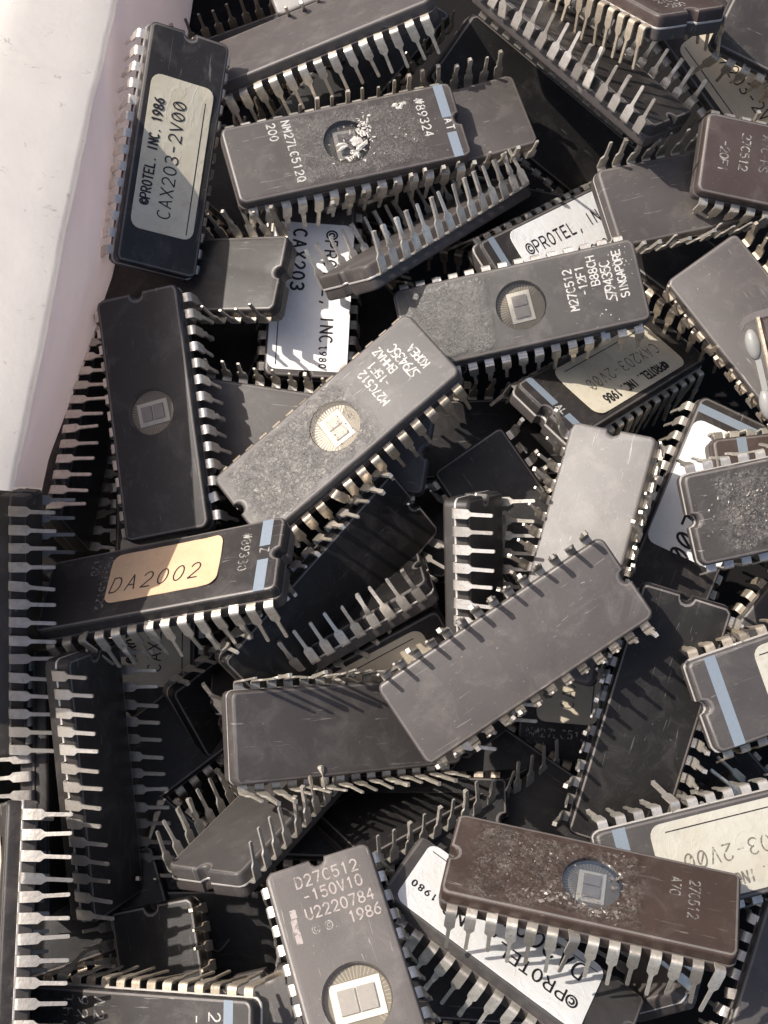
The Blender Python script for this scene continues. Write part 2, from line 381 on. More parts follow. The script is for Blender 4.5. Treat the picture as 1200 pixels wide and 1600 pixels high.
def text_lines(txt, x, y, cap, pitch, rot=0.0, slant=0.0, wide=0.66):
    """baseline start (x, y) in mm, capital height, advance per letter, direction in degrees"""
    out = []; ca, sa = math.cos(math.radians(rot)), math.sin(math.radians(rot)); k = cap / 6.0; px = 0.0
    for ch in txt:
        for ln in G.get(ch, []):
            q = []
            for gx, gy in ln:
                u = px + gx * k * wide * 1.5 * .85 + gy * k * slant; w = gy * k
                q.append((x + u * ca - w * sa, y + u * sa + w * ca))
            out.append(q)
        px += pitch * (2.0 if ch == '$' else 0.7 if ch in '.,' else 1.0)
    return out

# ---------------------------------------------------------------- where each chip lies: position in mm, orientation (quaternion)
POSES = {
 '1': ((-32.69, 57.0, 1.46), (0.6984, 0.2848, 0.0821, 0.6514)),
 '2': ((-9.76, 79.39, 0.42), (0.9643, -0.1838, -0.1737, 0.0786)),
 '3': ((5.02, 63.35, -6.0), (0.0211, -0.9869, -0.1589, 0.0172)),
 '4': ((6.81, 47.95, -7.69), (0.4753, 0.7856, 0.3956, 0.0205)),
 '5': ((-32.04, 41.22, -9.95), (0.0198, 0.984, -0.0742, 0.1609)),
 '6': ((-33.38, 16.13, -3.28), (0.6501, -0.0323, -0.1385, 0.7465)),
 '7': ((-47.21, 19.79, -19.1), (0.4486, -0.5904, -0.4894, 0.4589)),
 '8': ((-5.85, 59.15, -0.51), (0.9883, 0.0436, 0.0434, 0.1394)),
 '9': ((20.6, 33.48, -3.81), (0.9895, 0.0949, -0.0453, 0.0992)),
 '10': ((-6.45, 12.13, 0.4), (0.9372, -0.0379, -0.132, 0.3206)),
 '11': ((-11.46, 44.66, -12.22), (0.6887, 0.0316, 0.0731, -0.7206)),
 '12': ((-11.27, 15.59, -11.25), (0.1086, -0.9907, 0.0801, -0.0163)),
 '13': ((29.5, 50.03, -14.51), (0.9178, 0.0583, 0.2474, 0.305)),
 '14': ((51.36, 55.03, -6.42), (0.0672, -0.9844, -0.1422, 0.0788)),
 '15': ((65.84, 54.69, -2.27), (0.9893, 0.0995, 0.0803, -0.0708)),
 '16': ((30.52, 73.44, 2.71), (0.2648, 0.8803, -0.378, -0.11)),
 '17': ((36.09, 84.12, 5.98), (0.8207, -0.2646, -0.1191, -0.4922)),
 '18': ((69.61, 73.25, 1.74), (0.9579, 0.1837, 0.0483, -0.2154)),
 '19': ((58.58, 75.0, -9.35), (0.8789, 0.1318, 0.0732, -0.4525)),
 '20': ((57.85, 25.16, -2.59), (0.0944, -0.8783, 0.468, -0.0266)),
 '22': ((36.05, 28.05, -17.86), (0.9088, -0.1177, 0.2108, 0.3404)),
 '23': ((28.77, -4.08, -6.34), (0.0787, 0.7976, 0.5789, 0.15)),
 '24': ((17.81, -19.96, 0.15), (0.0926, -0.9514, -0.2813, -0.0846)),
 '25': ((-5.52, -28.28, -13.53), (0.1027, -0.9605, -0.0522, 0.2534)),
 '26': ((-30.37, -10.25, -0.55), (0.9628, -0.2056, -0.1753, 0.0068)),
 '27': ((-51.57, -14.31, -6.07), (0.6118, -0.3728, -0.5753, 0.3948)),
 '28': ((-48.25, -35.52, -15.83), (0.4588, 0.5251, 0.4323, 0.5717)),
 '29': ((-40.34, -35.96, -10.41), (0.4853, -0.4746, -0.6793, 0.279)),
 '30': ((-48.18, -58.5, -1.68), (0.5926, -0.3765, -0.4255, 0.571)),
 '31a': ((-7.94, -9.04, -9.2), (0.3174, -0.8484, -0.3949, 0.1536)),
 '31b': ((-9.21, -14.1, -15.02), (0.3951, 0.879, 0.1485, 0.2217)),
 '32': ((-5.77, -22.39, -19.17), (0.9047, 0.3461, -0.0181, 0.2476)),
 '33': ((13.3, -12.84, -11.38), (0.4843, -0.5028, -0.6759, 0.2361)),
 '34': ((23.09, 0.4, -19.22), (0.1156, -0.8756, 0.4682, 0.0261)),
 '35': ((60.07, 1.84, 2.39), (0.9829, 0.1481, 0.0173, 0.1079)),
 '36': ((67.02, 9.87, -10.55), (0.993, 0.0813, 0.0532, 0.0673)),
 '37': ((46.68, 3.3, -15.13), (0.5447, 0.0036, 0.0959, -0.8331)),
 '38': ((59.76, -21.69, -0.75), (0.9812, 0.1001, 0.0201, 0.1636)),
 '39': ((46.67, -45.84, -4.13), (0.9908, 0.0563, 0.0364, 0.1172)),
 '40': ((26.05, -51.91, 4.47), (0.9512, -0.2859, -0.0075, -0.1158)),
 '41': ((16.61, -59.23, -6.86), (0.8917, -0.3331, 0.1198, -0.2821)),
 '42': ((-3.17, -64.99, 4.1), (0.8031, -0.0736, -0.0845, -0.5852)),
 '43': ((43.01, -50.69, -19.1), (0.5478, 0.6187, 0.5347, 0.1768)),
 '44': ((51.67, -70.18, -11.5), (0.8189, 0.0479, -0.0334, 0.5709)),
 '45': ((-14.87, -38.69, -17.56), (0.4419, 0.7401, 0.4929, -0.1184)),
 '46': ((-28.64, -70.34, -18.64), (0.0772, 0.6335, 0.7554, 0.1486)),
 '47': ((-30.57, -70.09, -1.68), (0.9632, 0.05, -0.2639, -0.0094)),
 '48': ((-10.76, -78.35, -18.79), (0.0182, -0.607, -0.7768, -0.1668)),
 '49': ((27.75, -15.85, -26.29), (0.7263, 0.1437, -0.0796, 0.6675)),
 '50': ((37.06, -27.84, -8.41), (0.1016, -0.7957, -0.5826, -0.1308)),
 '52': ((-35.34, -5.33, -24.44), (0.703, 0.0777, -0.0876, 0.7014)),
 '53': ((-16.97, -14.13, -28.38), (0.2798, -0.8851, -0.2904, 0.2324)),
 '57': ((-1.9, 96.86, -0.89), (0.0423, -0.9819, -0.1633, -0.0859)),
 '58': ((25.04, 75.37, -16.06), (0.2271, -0.9178, 0.2732, 0.1776)),
 '61': ((68.64, -3.3, -18.28), (0.904, 0.0973, -0.0446, 0.4139)),
 '63': ((8.36, -35.83, -26.84), (0.3589, 0.8803, 0.2974, -0.0885)),
 'buried0': ((-17.92, 91.57, -20.88), (0.0065, -0.9852, -0.1605, -0.0594)),
 'buried1': ((-4.42, 85.2, -19.28), (0.0237, -0.4424, 0.8963, -0.0206)),
 'buried2': ((-27.4, 76.83, -20.13), (0.0672, -0.3078, -0.9471, 0.0615)),
 'buried3': ((-18.42, 59.82, -22.81), (0.0423, -0.9294, 0.3666, -0.0062)),
 'buried4': ((-3.19, 41.4, -24.16), (0.0502, -0.9205, 0.3823, 0.0638)),
 'buried5': ((-26.48, 36.96, -24.61), (0.0016, 0.8074, 0.5901, -0.0024)),
 'buried6': ((25.91, 53.21, -24.03), (0.1529, -0.0698, 0.0168, 0.9856)),
 'buried7': ((13.36, 19.35, -22.99), (0.0116, 0.0194, -0.9985, -0.049)),
 'buried8': ((47.55, 49.79, -19.86), (0.3823, -0.0351, 0.0524, 0.9219)),
 'buried9': ((5.13, 14.33, -24.2), (0.6741, -0.0079, -0.0598, -0.7362)),
 'buried10': ((-34.27, -29.13, -27.6), (0.9439, 0.0367, 0.0281, 0.3269)),
 'buried11': ((-34.53, -43.47, -27.58), (0.3211, -0.0111, 0.0296, 0.9465)),
 'buried12': ((0.0, -39.87, -25.97), (0.997, -0.0602, -0.0436, -0.0226)),
 'buried13': ((27.13, -39.61, -28.58), (0.3006, -0.0088, -0.0336, 0.9531)),
 'buried14': ((-21.55, -56.36, -26.71), (0.0496, -0.9983, -0.0043, 0.0291)),
 'buried15': ((8.4, -61.7, -27.66), (0.0028, -0.9971, 0.0347, 0.0683)),
 'buried16': ((52.61, -35.78, -28.6), (0.9068, 0.0073, 0.0173, -0.4212)),
 'buried17': ((-49.24, -55.51, -24.58), (0.0175, -0.159, 0.987, 0.0164)),
 'buried18': ((49.04, 39.61, -25.32), (0.0502, -0.9986, -0.0092, 0.0144)),
 'buried19': ((10.76, 59.97, -20.94), (0.1384, -0.0388, -0.0172, 0.9895)),
 'buried20': ((47.5, -54.48, -29.07), (0.2733, 0.0491, -0.0301, -0.9602)),
}
# ---------------------------------------------------------------- the box: one side wall with a tinted shade sheet and the dark floor under the pile
def ray_point(px, py, d):                 # a point of the place d mm in front of the camera plane
    return cam.matrix_basis @ Vector(((px - 600) / 2198 * d * S, (800 - py) / 2198 * d * S, -d * S)) / S
cam.rotation_euler = (TH, 0, 0)
def wall_mat(name, col, col2, dirt):
    m, nt, b = new_mat(name); v, raw = coords(nt)
    c = mix(nt, ramp(nt, noise(nt, v, 0.8, 6, 0.6, 0.5), [(0.35, 0.0), (0.7, 1.0)]), col, col2)
    d = ramp(nt, noise(nt, v, 2.6, 9, 0.78, 0.4), [(0.60, 0.0), (0.70, 1.0)])
    c = mix(nt, math_n(nt, 'MULTIPLY', d, dirt), c, (0.20, 0.17, 0.14))
    nt.links.new(c, b.inputs['Base Color']); b.inputs['Roughness'].default_value = 0.6
    bump(nt, b, noise(nt, v, 5, 6, 0.65), 0.25, 0.05)
    return m
MAT['wall'] = wall_mat('wall_board', (0.82, 0.79, 0.755), (0.75, 0.72, 0.70), 0.75)
MAT['shade_sheet'] = wall_mat('shade_tint', (0.95, 0.91, 0.95), (0.92, 0.88, 0.92), 0.12)  # shade on the wall's inner face, put into this mauve tint
let_light_through(MAT['wall'], 0.55); let_light_through(MAT['shade_sheet'], 0.85)
MAT['floor'] = plain('floor_board', (0.012, 0.011, 0.011), 0.9, 0, 0.1)
E0 = ray_point(172, 30, 203); E1 = ray_point(24, 768, 174)      # two points on the inner brim of the side wall
AXIS = cam_to_world((0, 0, 1))
ALONG = (E1 - E0).normalized(); UPW = AXIS
LEFT = ALONG.cross(AXIS).normalized()
if LEFT.x > 0: LEFT = -LEFT
U_END = (E1 - E0).length
def wall_pt(u, l, h): return E0 + ALONG * u + LEFT * l + UPW * h
def slab(name, prof, u0, u1, mat, steps, wob, deg=40):
    verts, faces = [], []; rnd = random.Random(3)
    n = len(prof)
    for s in range(steps + 1):
        u = u0 + (u1 - u0) * s / steps
        w = wob * (math.sin(u * .21) + .6 * math.sin(u * .53 + 1) + rnd.uniform(-.3, .3))
        dip = min(1.0, max(0.0, (190 - (30 + 738 * u / U_END)) / 120)); dip = dip * dip * (3 - 2 * dip)
        verts += [tuple(wall_pt(u, l + 1.3 * dip + (w if h > -20 else 6.5 * max(0.0, (u / U_END - .48) / .52)), h - 7 * dip)) for l, h in prof]
    for s in range(steps):
        for i in range(n):
            faces.append((s * n + i, s * n + (i + 1) % n, (s + 1) * n + (i + 1) % n, (s + 1) * n + i))
    faces += [tuple(range(n)), tuple(range(n * steps, n * steps + n))]
    return link(name, mesh_from(name, verts, faces, mat, deg))
wall = slab('wall', [(0.5, -62), (0.5, -24.0), (0.5, -0.7), (0.7, -0.2), (1.1, 0.15), (5, 1.55), (11.5, 3.9), (13.2, 4.4), (15, 4.3), (18, 3), (23, -1), (24, -5), (24, -62)], -90, U_END, 'wall', 40, .09)
wall['kind'] = 'structure'
shade_sheet = slab('shade_sheet', [(0.2, -62), (0.2, -24.0), (0.38, -1.6), (0.46, -1.3), (0.49, -1.6), (0.49, -24.0), (0.49, -62)], -90, U_END - .6, 'shade_sheet', 40, .09)
shade_sheet['label'] = 'thin sheet tinted mauve for shade on the inner side of the pale wall'; shade_sheet['category'] = 'shade_sheet'
# added flap, out of frame at left, placed so its edge shades the pile
def cam_pt(x, y, d): return cam.location / S + cam_to_world((x, y, -d))
fc = [cam_pt(-51.5, 9, 171), cam_pt(-51.0, -13, 166), cam_pt(-80, -13, 172), cam_pt(-84, 9, 177)]
fv = [tuple(p) for p in fc] + [tuple(p - AXIS * 1.2) for p in fc]
ff = [(0, 1, 2, 3), (4, 5, 6, 7), (0, 1, 5, 4), (1, 2, 6, 5), (2, 3, 7, 6), (3, 0, 4, 7)]
link('added_flap', mesh_from('added_flap', fv, ff, 'wall'))['kind'] = 'structure'
# unseen side panel, added to hold up the shading flap
side = [cam_pt(-84, 9, 178.2), cam_pt(-80, -13, 173.2), cam_pt(-72, -90, 160), cam_pt(-72, -90, 252), cam_pt(-84, 9, 252)]
out = [p + cam_to_world((-1.5, 0, 0)) for p in side]
n = len(side)
link('added_side_panel', mesh_from('added_side_panel', [tuple(p) for p in side + out], [tuple(range(n)), tuple(range(n, 2 * n))] + [(i, (i + 1) % n, n + (i + 1) % n, n + i) for i in range(n)], 'wall'))['kind'] = 'structure'
FLOOR_Z = -48.0
fl = mesh_from('floor', [(-75, -170, FLOOR_Z), (150, -170, FLOOR_Z), (150, 190, FLOOR_Z), (-75, 190, FLOOR_Z),
                         (-75, -170, FLOOR_Z - 4), (150, -170, FLOOR_Z - 4), (150, 190, FLOOR_Z - 4), (-75, 190, FLOOR_Z - 4)],
               [(0, 1, 2, 3), (7, 6, 5, 4), (0, 4, 5, 1), (1, 5, 6, 2), (2, 6, 7, 3), (3, 7, 4, 0)], 'floor')
link('floor', fl)['kind'] = 'structure'

# ---------------------------------------------------------------- chips
GROUP = 'memory chips heaped in the box'
def sticker(parent, x0, x1, y0, y1, mat, r=1.5):
    """a paper label on the lid: rounded corners, slightly buckled, a corner or two lifting"""
    rnd = random.Random(int(abs(x0 * 131 + y1 * 57 + x1 * 11)))
    cx, cy = (x0 + x1) / 2, (y0 + y1) / 2; hl, hw = (x1 - x0) / 2, (y1 - y0) / 2
    pts = outline(hl, hw, r, 0)
    q = []                                  # more points along the straight sides
    for i, p in enumerate(pts):
        p2 = pts[(i + 1) % len(pts)]; k = max(1, int(math.dist(p, p2) / 1.6))
        q += [(p[0] + (p2[0] - p[0]) * j / k, p[1] + (p2[1] - p[1]) * j / k) for j in range(k)]
    lift = [(sx, sy, rnd.choice((0, 0, .12, .3))) for sx in (-1, 1) for sy in (-1, 1)]
    def z(x, y, s):
        e = 2.12 + (.025 * math.sin(x * 1.3 + y * .7) if s > .9 else 0)
        for sx, sy, hgt in lift:
            dd = math.hypot(x - sx * hl, y - sy * hw); e += hgt * max(0, 1 - dd / 3.2) ** 2
        return e
    verts, faces, n = [], [], len(q)
    for s in (1.0, .97, .85, .6, .3):
        verts += [(cx + x * s, cy + y * s, z(x * s, y * s, s)) for x, y in q]
    for j in range(4):
        for i in range(n): faces.append((j * n + i, j * n + (i + 1) % n, (j + 1) * n + (i + 1) % n, (j + 1) * n + i))
    faces.append(tuple(range(4 * n, 5 * n)))
    k = len(verts); verts += [(cx + x, cy + y, z(x, y, 1) - .09) for x, y in q]
    for i in range(n): faces.append((i, (i + 1) % n, k + (i + 1) % n, k + i))
    faces.append(tuple(range(k, k + n)))
    return link('label', mesh_from('label', verts, faces, mat, 50), parent)
def lettering(parent, lines, width, mat, z, name='lettering'):
    return link(name, strokes_mesh(name, lines, width, mat, z), parent)
def window(lid, r, seed, k=1.0):
    rnd = random.Random(seed); zf = 2.0 - 1.15
    w = link('window', disc_mesh(r * 0.985, 1.72, 1.95), lid, (0, 0, 0), (rnd.uniform(-.02, .02), rnd.uniform(-.02, .02), 0))
    pw, ph = 1.75 * k, 2.35 * k
    a = rnd.uniform(-.06, .06)
    box = lambda x0, x1, y0, y1, z0, z1: ([(x0, y0, z0), (x1, y0, z0), (x1, y1, z0), (x0, y1, z0), (x0, y0, z1), (x1, y0, z1), (x1, y1, z1), (x0, y1, z1)],
                                          [(0, 3, 2, 1), (4, 5, 6, 7), (0, 1, 5, 4), (1, 2, 6, 5), (2, 3, 7, 6), (3, 0, 4, 7)])
    link('well_floor', disc_mesh2(r * .95, zf + .01, zf + .05), lid)
    link('die_pad', mesh_from('die_pad', *box(-pw, pw, -ph, ph, zf + .02, zf + .18), 'gold'), lid, (0, 0, 0), (0, 0, a))
    v, f = [], []
    for y0, y1 in ((-1.7 * k, -.12), (.12, 1.7 * k)):
        vv, ff = box(-1.1 * k, 1.1 * k, y0, y1, zf + .2, zf + .5); n0 = len(v); v += vv; f += [tuple(i + n0 for i in q) for q in ff]
    link('die', mesh_from('die', v, f, 'die'), lid, (0, 0, 0), (0, 0, a))
    lines = []
    for s in range(48):
        t = 2 * math.pi * s / 48
        x, y = math.cos(t), math.sin(t); q = 1.0 / max(abs(x) / (pw + .2), abs(y) / (ph + .2))
        if q < r * .9 and math.cos(t - 2.4) > -.25: lines.append([(x * q, y * q), (x * r * .94, y * r * .94)])
    link('lead_fingers', strokes_mesh('lead_fingers', lines, 0.09, 'wire', zf + 0.06), lid)
def disc_mesh(r, z0, z1):
    key = ('disc', round(r, 2))
    if key not in CACHE:
        m = 36; v, f = [], []
        for rr, z in ((r, z0), (r, z1), (r * .8, z1 + .02), (r * .4, z1 + .035)):
            v += [(rr * math.cos(2 * math.pi * k / m), rr * math.sin(2 * math.pi * k / m), z) for k in range(m)]
        for q in range(3):
            for k in range(m): f.append((q * m + k, q * m + (k + 1) % m, (q + 1) * m + (k + 1) % m, (q + 1) * m + k))
        f += [tuple(range(m)), tuple(range(3 * m, 4 * m))]
        CACHE[key] = mesh_from('window', v, f, 'glass', 40)
    return CACHE[key]
def disc_mesh2(r, z0, z1):
    m = 32; v = [(r * math.cos(2 * math.pi * k / m), r * math.sin(2 * math.pi * k / m), z) for z in (z0, z1) for k in range(m)]
    f = [tuple(range(m)), tuple(range(m, 2 * m))] + [(k, (k + 1) % m, m + (k + 1) % m, m + k) for k in range(m)]
    return mesh_from('well_floor', v, f, 'well')
def crumbs(lid, spots, seed, mat='crumb'):
    """dried glue flaking off the lid: many small crumpled scraps, spots = (x, y, spread x, spread y, count, size)"""
    rnd = random.Random(seed); v, f = [], []
    for x, y, sx, sy, n, size in spots:
        for _ in range(n):
            cx, cy = rnd.gauss(x, sx), rnd.gauss(y, sy)
            if abs(cx) > 17.6 or abs(cy) > 5.9: continue
            q = size * rnd.uniform(.35, 1.3); a = rnd.uniform(0, 6.28); e = rnd.uniform(.25, .8); z0 = 1.99; b = len(v)
            for k in range(5):
                t = a + k * 1.256; rr = q * rnd.uniform(.6, 1.1)
                ux, uy = rr * math.cos(t), rr * e * math.sin(t)
                v.append((cx + ux * math.cos(a) - uy * math.sin(a), cy + ux * math.sin(a) + uy * math.cos(a), z0 + rnd.uniform(0, .12)))
            v.append((cx, cy, z0 + q * rnd.uniform(.15, .45)))
            f += [(b + k, b + (k + 1) % 5, b + 5) for k in range(5)]
    o = link('glue_crumbs', mesh_from('glue_crumbs', v, f, mat, 20), lid); o['kind'] = 'stuff'
def stripe(lid, x0, x1, gap=None, hw=6.2, y_at=0.0):
    parts = [(-hw, hw)] if not gap else [(-hw, gap[0]), (gap[1], hw)]
    v, f = [], []
    for a, b in parts:
        k = len(v); v += [(x0, a, 2.012), (x1, a, 2.012), (x1, b, 2.012), (x0, b, 2.012)]; f.append((k, k + 1, k + 2, k + 3))
    link('stripe', mesh_from('stripe', v, f, 'blue'), lid)
def protel(c, x0, x1, y0, y1, mat, rot, l1, l2, cap1=1.5, cap2=2.0, p1=None, p2=None, ink1='ink', ink2='ink', rule=True, v1=.52, v2=.12, x1s=.16, x2s=.10, w1=.26, w2=.2, slant=0, r=1.5, tail=None):
    """two printed lines and a rule on a sticker"""
    s = sticker(c, x0, x1, y0, y1, mat, r)
    cx, cy = (x0 + x1) / 2, (y0 + y1) / 2; L, H = x1 - x0, (y1 - y0) / 2
    sg = -1 if rot == 180 else 1
    at = lambda u, v: (cx + sg * (u * L - L / 2), cy + sg * v * H)
    z = 2.145
    if l1:
        p = p1 or L * .72 / len(l1)
        lettering(s, text_lines(l1, *at(x1s, v1), cap1, p, rot, 0, min(.66, p / cap1 * .8)), w1, ink1, z)
    if l2:
        p = p2 or L * .78 / len(l2)
        lettering(s, text_lines(l2, *at(x2s, v2 - .3), cap2, p, rot, slant, min(.66, p / cap2 * .8)), w2, ink2, z)
    if tail: lettering(s, text_lines(tail[0], *at(tail[1], tail[2]), tail[3], tail[4], rot, 0, .6), .2, 'ink', z)
    if rule:
        link('rule', strokes_mesh('rule', [[at(.03, -.78), at(.97, -.78)]], .16, 'ink', z), s)
    return s
def build(id, P):
    d = SPEC[id]; loc, q = POSES[id]
    rnd = random.Random(hash_id(id))
    c = bpy.data.objects.new(d.get('name', 'memory_chip'), None); COL.objects.link(c)
    c.empty_display_size = 0.3
    c.location = Vector(loc) * S; c.rotation_mode = 'QUATERNION'; c.rotation_quaternion = Quaternion(q)
    c['label'] = d['label']; c['category'] = 'memory chip'; c['group'] = d.get('group', GROUP)
    hw = d.get('hw', 6.45); seed = rnd.randrange(99)
    notch = d.get('notch', 1)
    hole = d.get('win', 0)
    lid = link('lid', body_mesh('lid', hw, notch, d.get('lid', 'brown'), hole, seed), c)
    link('base', body_mesh('base', hw, notch, d.get('base', 'smooth'), 0, seed), c)
    link('seal', body_mesh('seal', hw, notch, d.get('seal', 'seal_d'), 0, seed), c)
    if hole: window(lid, hole, seed, d.get('pad', 1.0))
    tin = d.get('tin', 'tin'); sy = d.get('rows', 7.62) - 7.62
    for i in range(14):
        for side in (1, -1):
            k = rnd.choices(range(7), d.get('pins', (6, 5, 3, 4, 2, 1.2, .6)))[0]
            o = link('pin', PINS[tin][k], c, ((16.51 - 2.54 * i), side * (6.6 + sy), 0),
                     (rnd.gauss(0, .035), rnd.gauss(0, .02), (0 if side > 0 else math.pi) + rnd.gauss(0, .025)))
            if rnd.random() < .05: o.rotation_euler.x += rnd.uniform(-.3, .3); o.rotation_euler.y += rnd.uniform(-.25, .25); o.rotation_euler.z += rnd.uniform(-.3, .3)
            j = d.get('splay', 0)
            if j: o.rotation_euler.x += math.radians(j)
    if 'crumbs' in d: crumbs(lid, d['crumbs'], seed)
    if 'crumbs_pale' in d: crumbs(lid, d['crumbs_pale'], seed, 'crumb_pale')
    if 'marks' in d: link('emblem', strokes_mesh('emblem', d['marks'][0], d['marks'][1], 'etch', 2.008), lid)
    if 'stripe' in d: stripe(lid, *d['stripe'])
    for t in d.get('text', ()):
        txt, x, y, cap, pitch, rot = t[:6]; mat = t[6] if len(t) > 6 else 'print'; w = t[7] if len(t) > 7 else .2
        lettering(lid, text_lines(txt, x, y, cap, pitch, rot), w, mat, 2.008, 'marking')
    if 'label_spec' in d: d['label_spec'](c)
    return c
def bead_part():
    c = bpy.data.objects.new('ceramic_component', None); COL.objects.link(c)
    o = ray_point(1181, 497, 193); e = ray_point(1207, 610, 193)
    U = (e - o).normalized(); Zc = cam_to_world((-.35, .1, .93)); Zc = (Zc - U * Zc.dot(U)).normalized(); V = Zc.cross(U)
    if V.x < 0: V = -V
    m = Matrix((U, V, U.cross(V))).transposed()
    if m.determinant() < 0: m = Matrix((U, V, -U.cross(V))).transposed()
    flip = 1 if (U.cross(V)).dot(AXIS) > 0 else -1
    c.location = o * S; c.rotation_mode = 'QUATERNION'; c.rotation_quaternion = m.to_quaternion()
    c['label'] = 'brown ceramic component with two white beads joined by a bar, right edge'; c['category'] = 'component'
    def solid(name, sec, mat, deg=35):
        v = [p for q in sec for p in q]; n = len(sec[0]); f = [tuple(range(n)), tuple(range(n * (len(sec) - 1), n * len(sec)))]
        for a in range(len(sec) - 1):
            for k in range(n): f.append((a * n + k, a * n + (k + 1) % n, (a + 1) * n + (k + 1) % n, (a + 1) * n + k))
        return link(name, mesh_from(name, v, f, mat, deg), c)
    rr = lambda u0, u1, v0, v1, z: [(u0, v0, z * flip), (u1, v0, z * flip), (u1, v1, z * flip), (u0, v1, z * flip)]
    solid('body', [rr(0.4, 18, .8, 15, -4), rr(0.2, 18.2, .6, 15.2, -.4), rr(0.5, 17.9, .9, 14.9, 0)], 'red')
    solid('edge_strip', [rr(-.2, 18.3, -.1, .6, -3), rr(-.2, 18.3, -.1, .6, -.2), rr(0, 18.1, .1, .5, 0.05)], 'tin2')
    def ell(u, v, z, a, b, h, name):
        sec = []
        for i in range(9):
            t = math.pi * (i + .4) / 8.8; sec.append([(u - a * math.cos(t), v + b * math.sin(t) * math.cos(2 * math.pi * k / 14), (z + h * math.sin(t) * math.sin(2 * math.pi * k / 14)) * flip) for k in range(14)])
        return solid(name, sec, 'bead', 60)
    ell(3.4, -1.2, -.7, 2.2, 1.05, .9, 'bead'); ell(11.9, -1.1, -.7, 2.2, 1.1, .9, 'bead')
    solid('bar', [rr(5.6, 10.0, -1.35, -.55, -1.0), rr(5.6, 10.0, -1.35, -.55, -.3)], 'bead')
    solid('clip', [[(-.9 + .35 * (k - 2) ** 2 * (k < 2), v, (-.6 + dz) * flip) for dz in (0, .5)] + [(.1 + .35 * (k - 2) ** 2 * (k < 2), v, (-.6 + dz) * flip) for dz in (.5, 0)] for k, v in enumerate((-2.4, -1.5, 0, 3, 9))], 'seal_d')
bead_part()
def hash_id(s): return sum((i + 3) * ord(ch) for i, ch in enumerate(s)) * 31 + 5
def ns_marks(d1, d2, d3, mat='print'):   # lettering across the lid, reading from one long side to the other
    return [(d1, -9.0, 5.4, 1.25, 1.06, -90, mat), (d2, -11.3, 5.4, 1.25, 1.06, -90, mat), ('%' + d3, 12.0, 4.6, 1.35, 1.15, -90, mat)]
def st_marks(speed, lot, where, mat='print'):
    return [('M27C512', 8.3, -2.6, 1.25, .93, 90, mat), (speed, 10.2, -.6, 1.25, .93, 90, mat), (lot, 12.1, .5, 1.25, .93, 90, mat),
            ('$9435C', 14.1, -2.6, 1.45, .93, 90, mat), (where, 16.0, -2.2, 1.2, .82, 90, mat)]
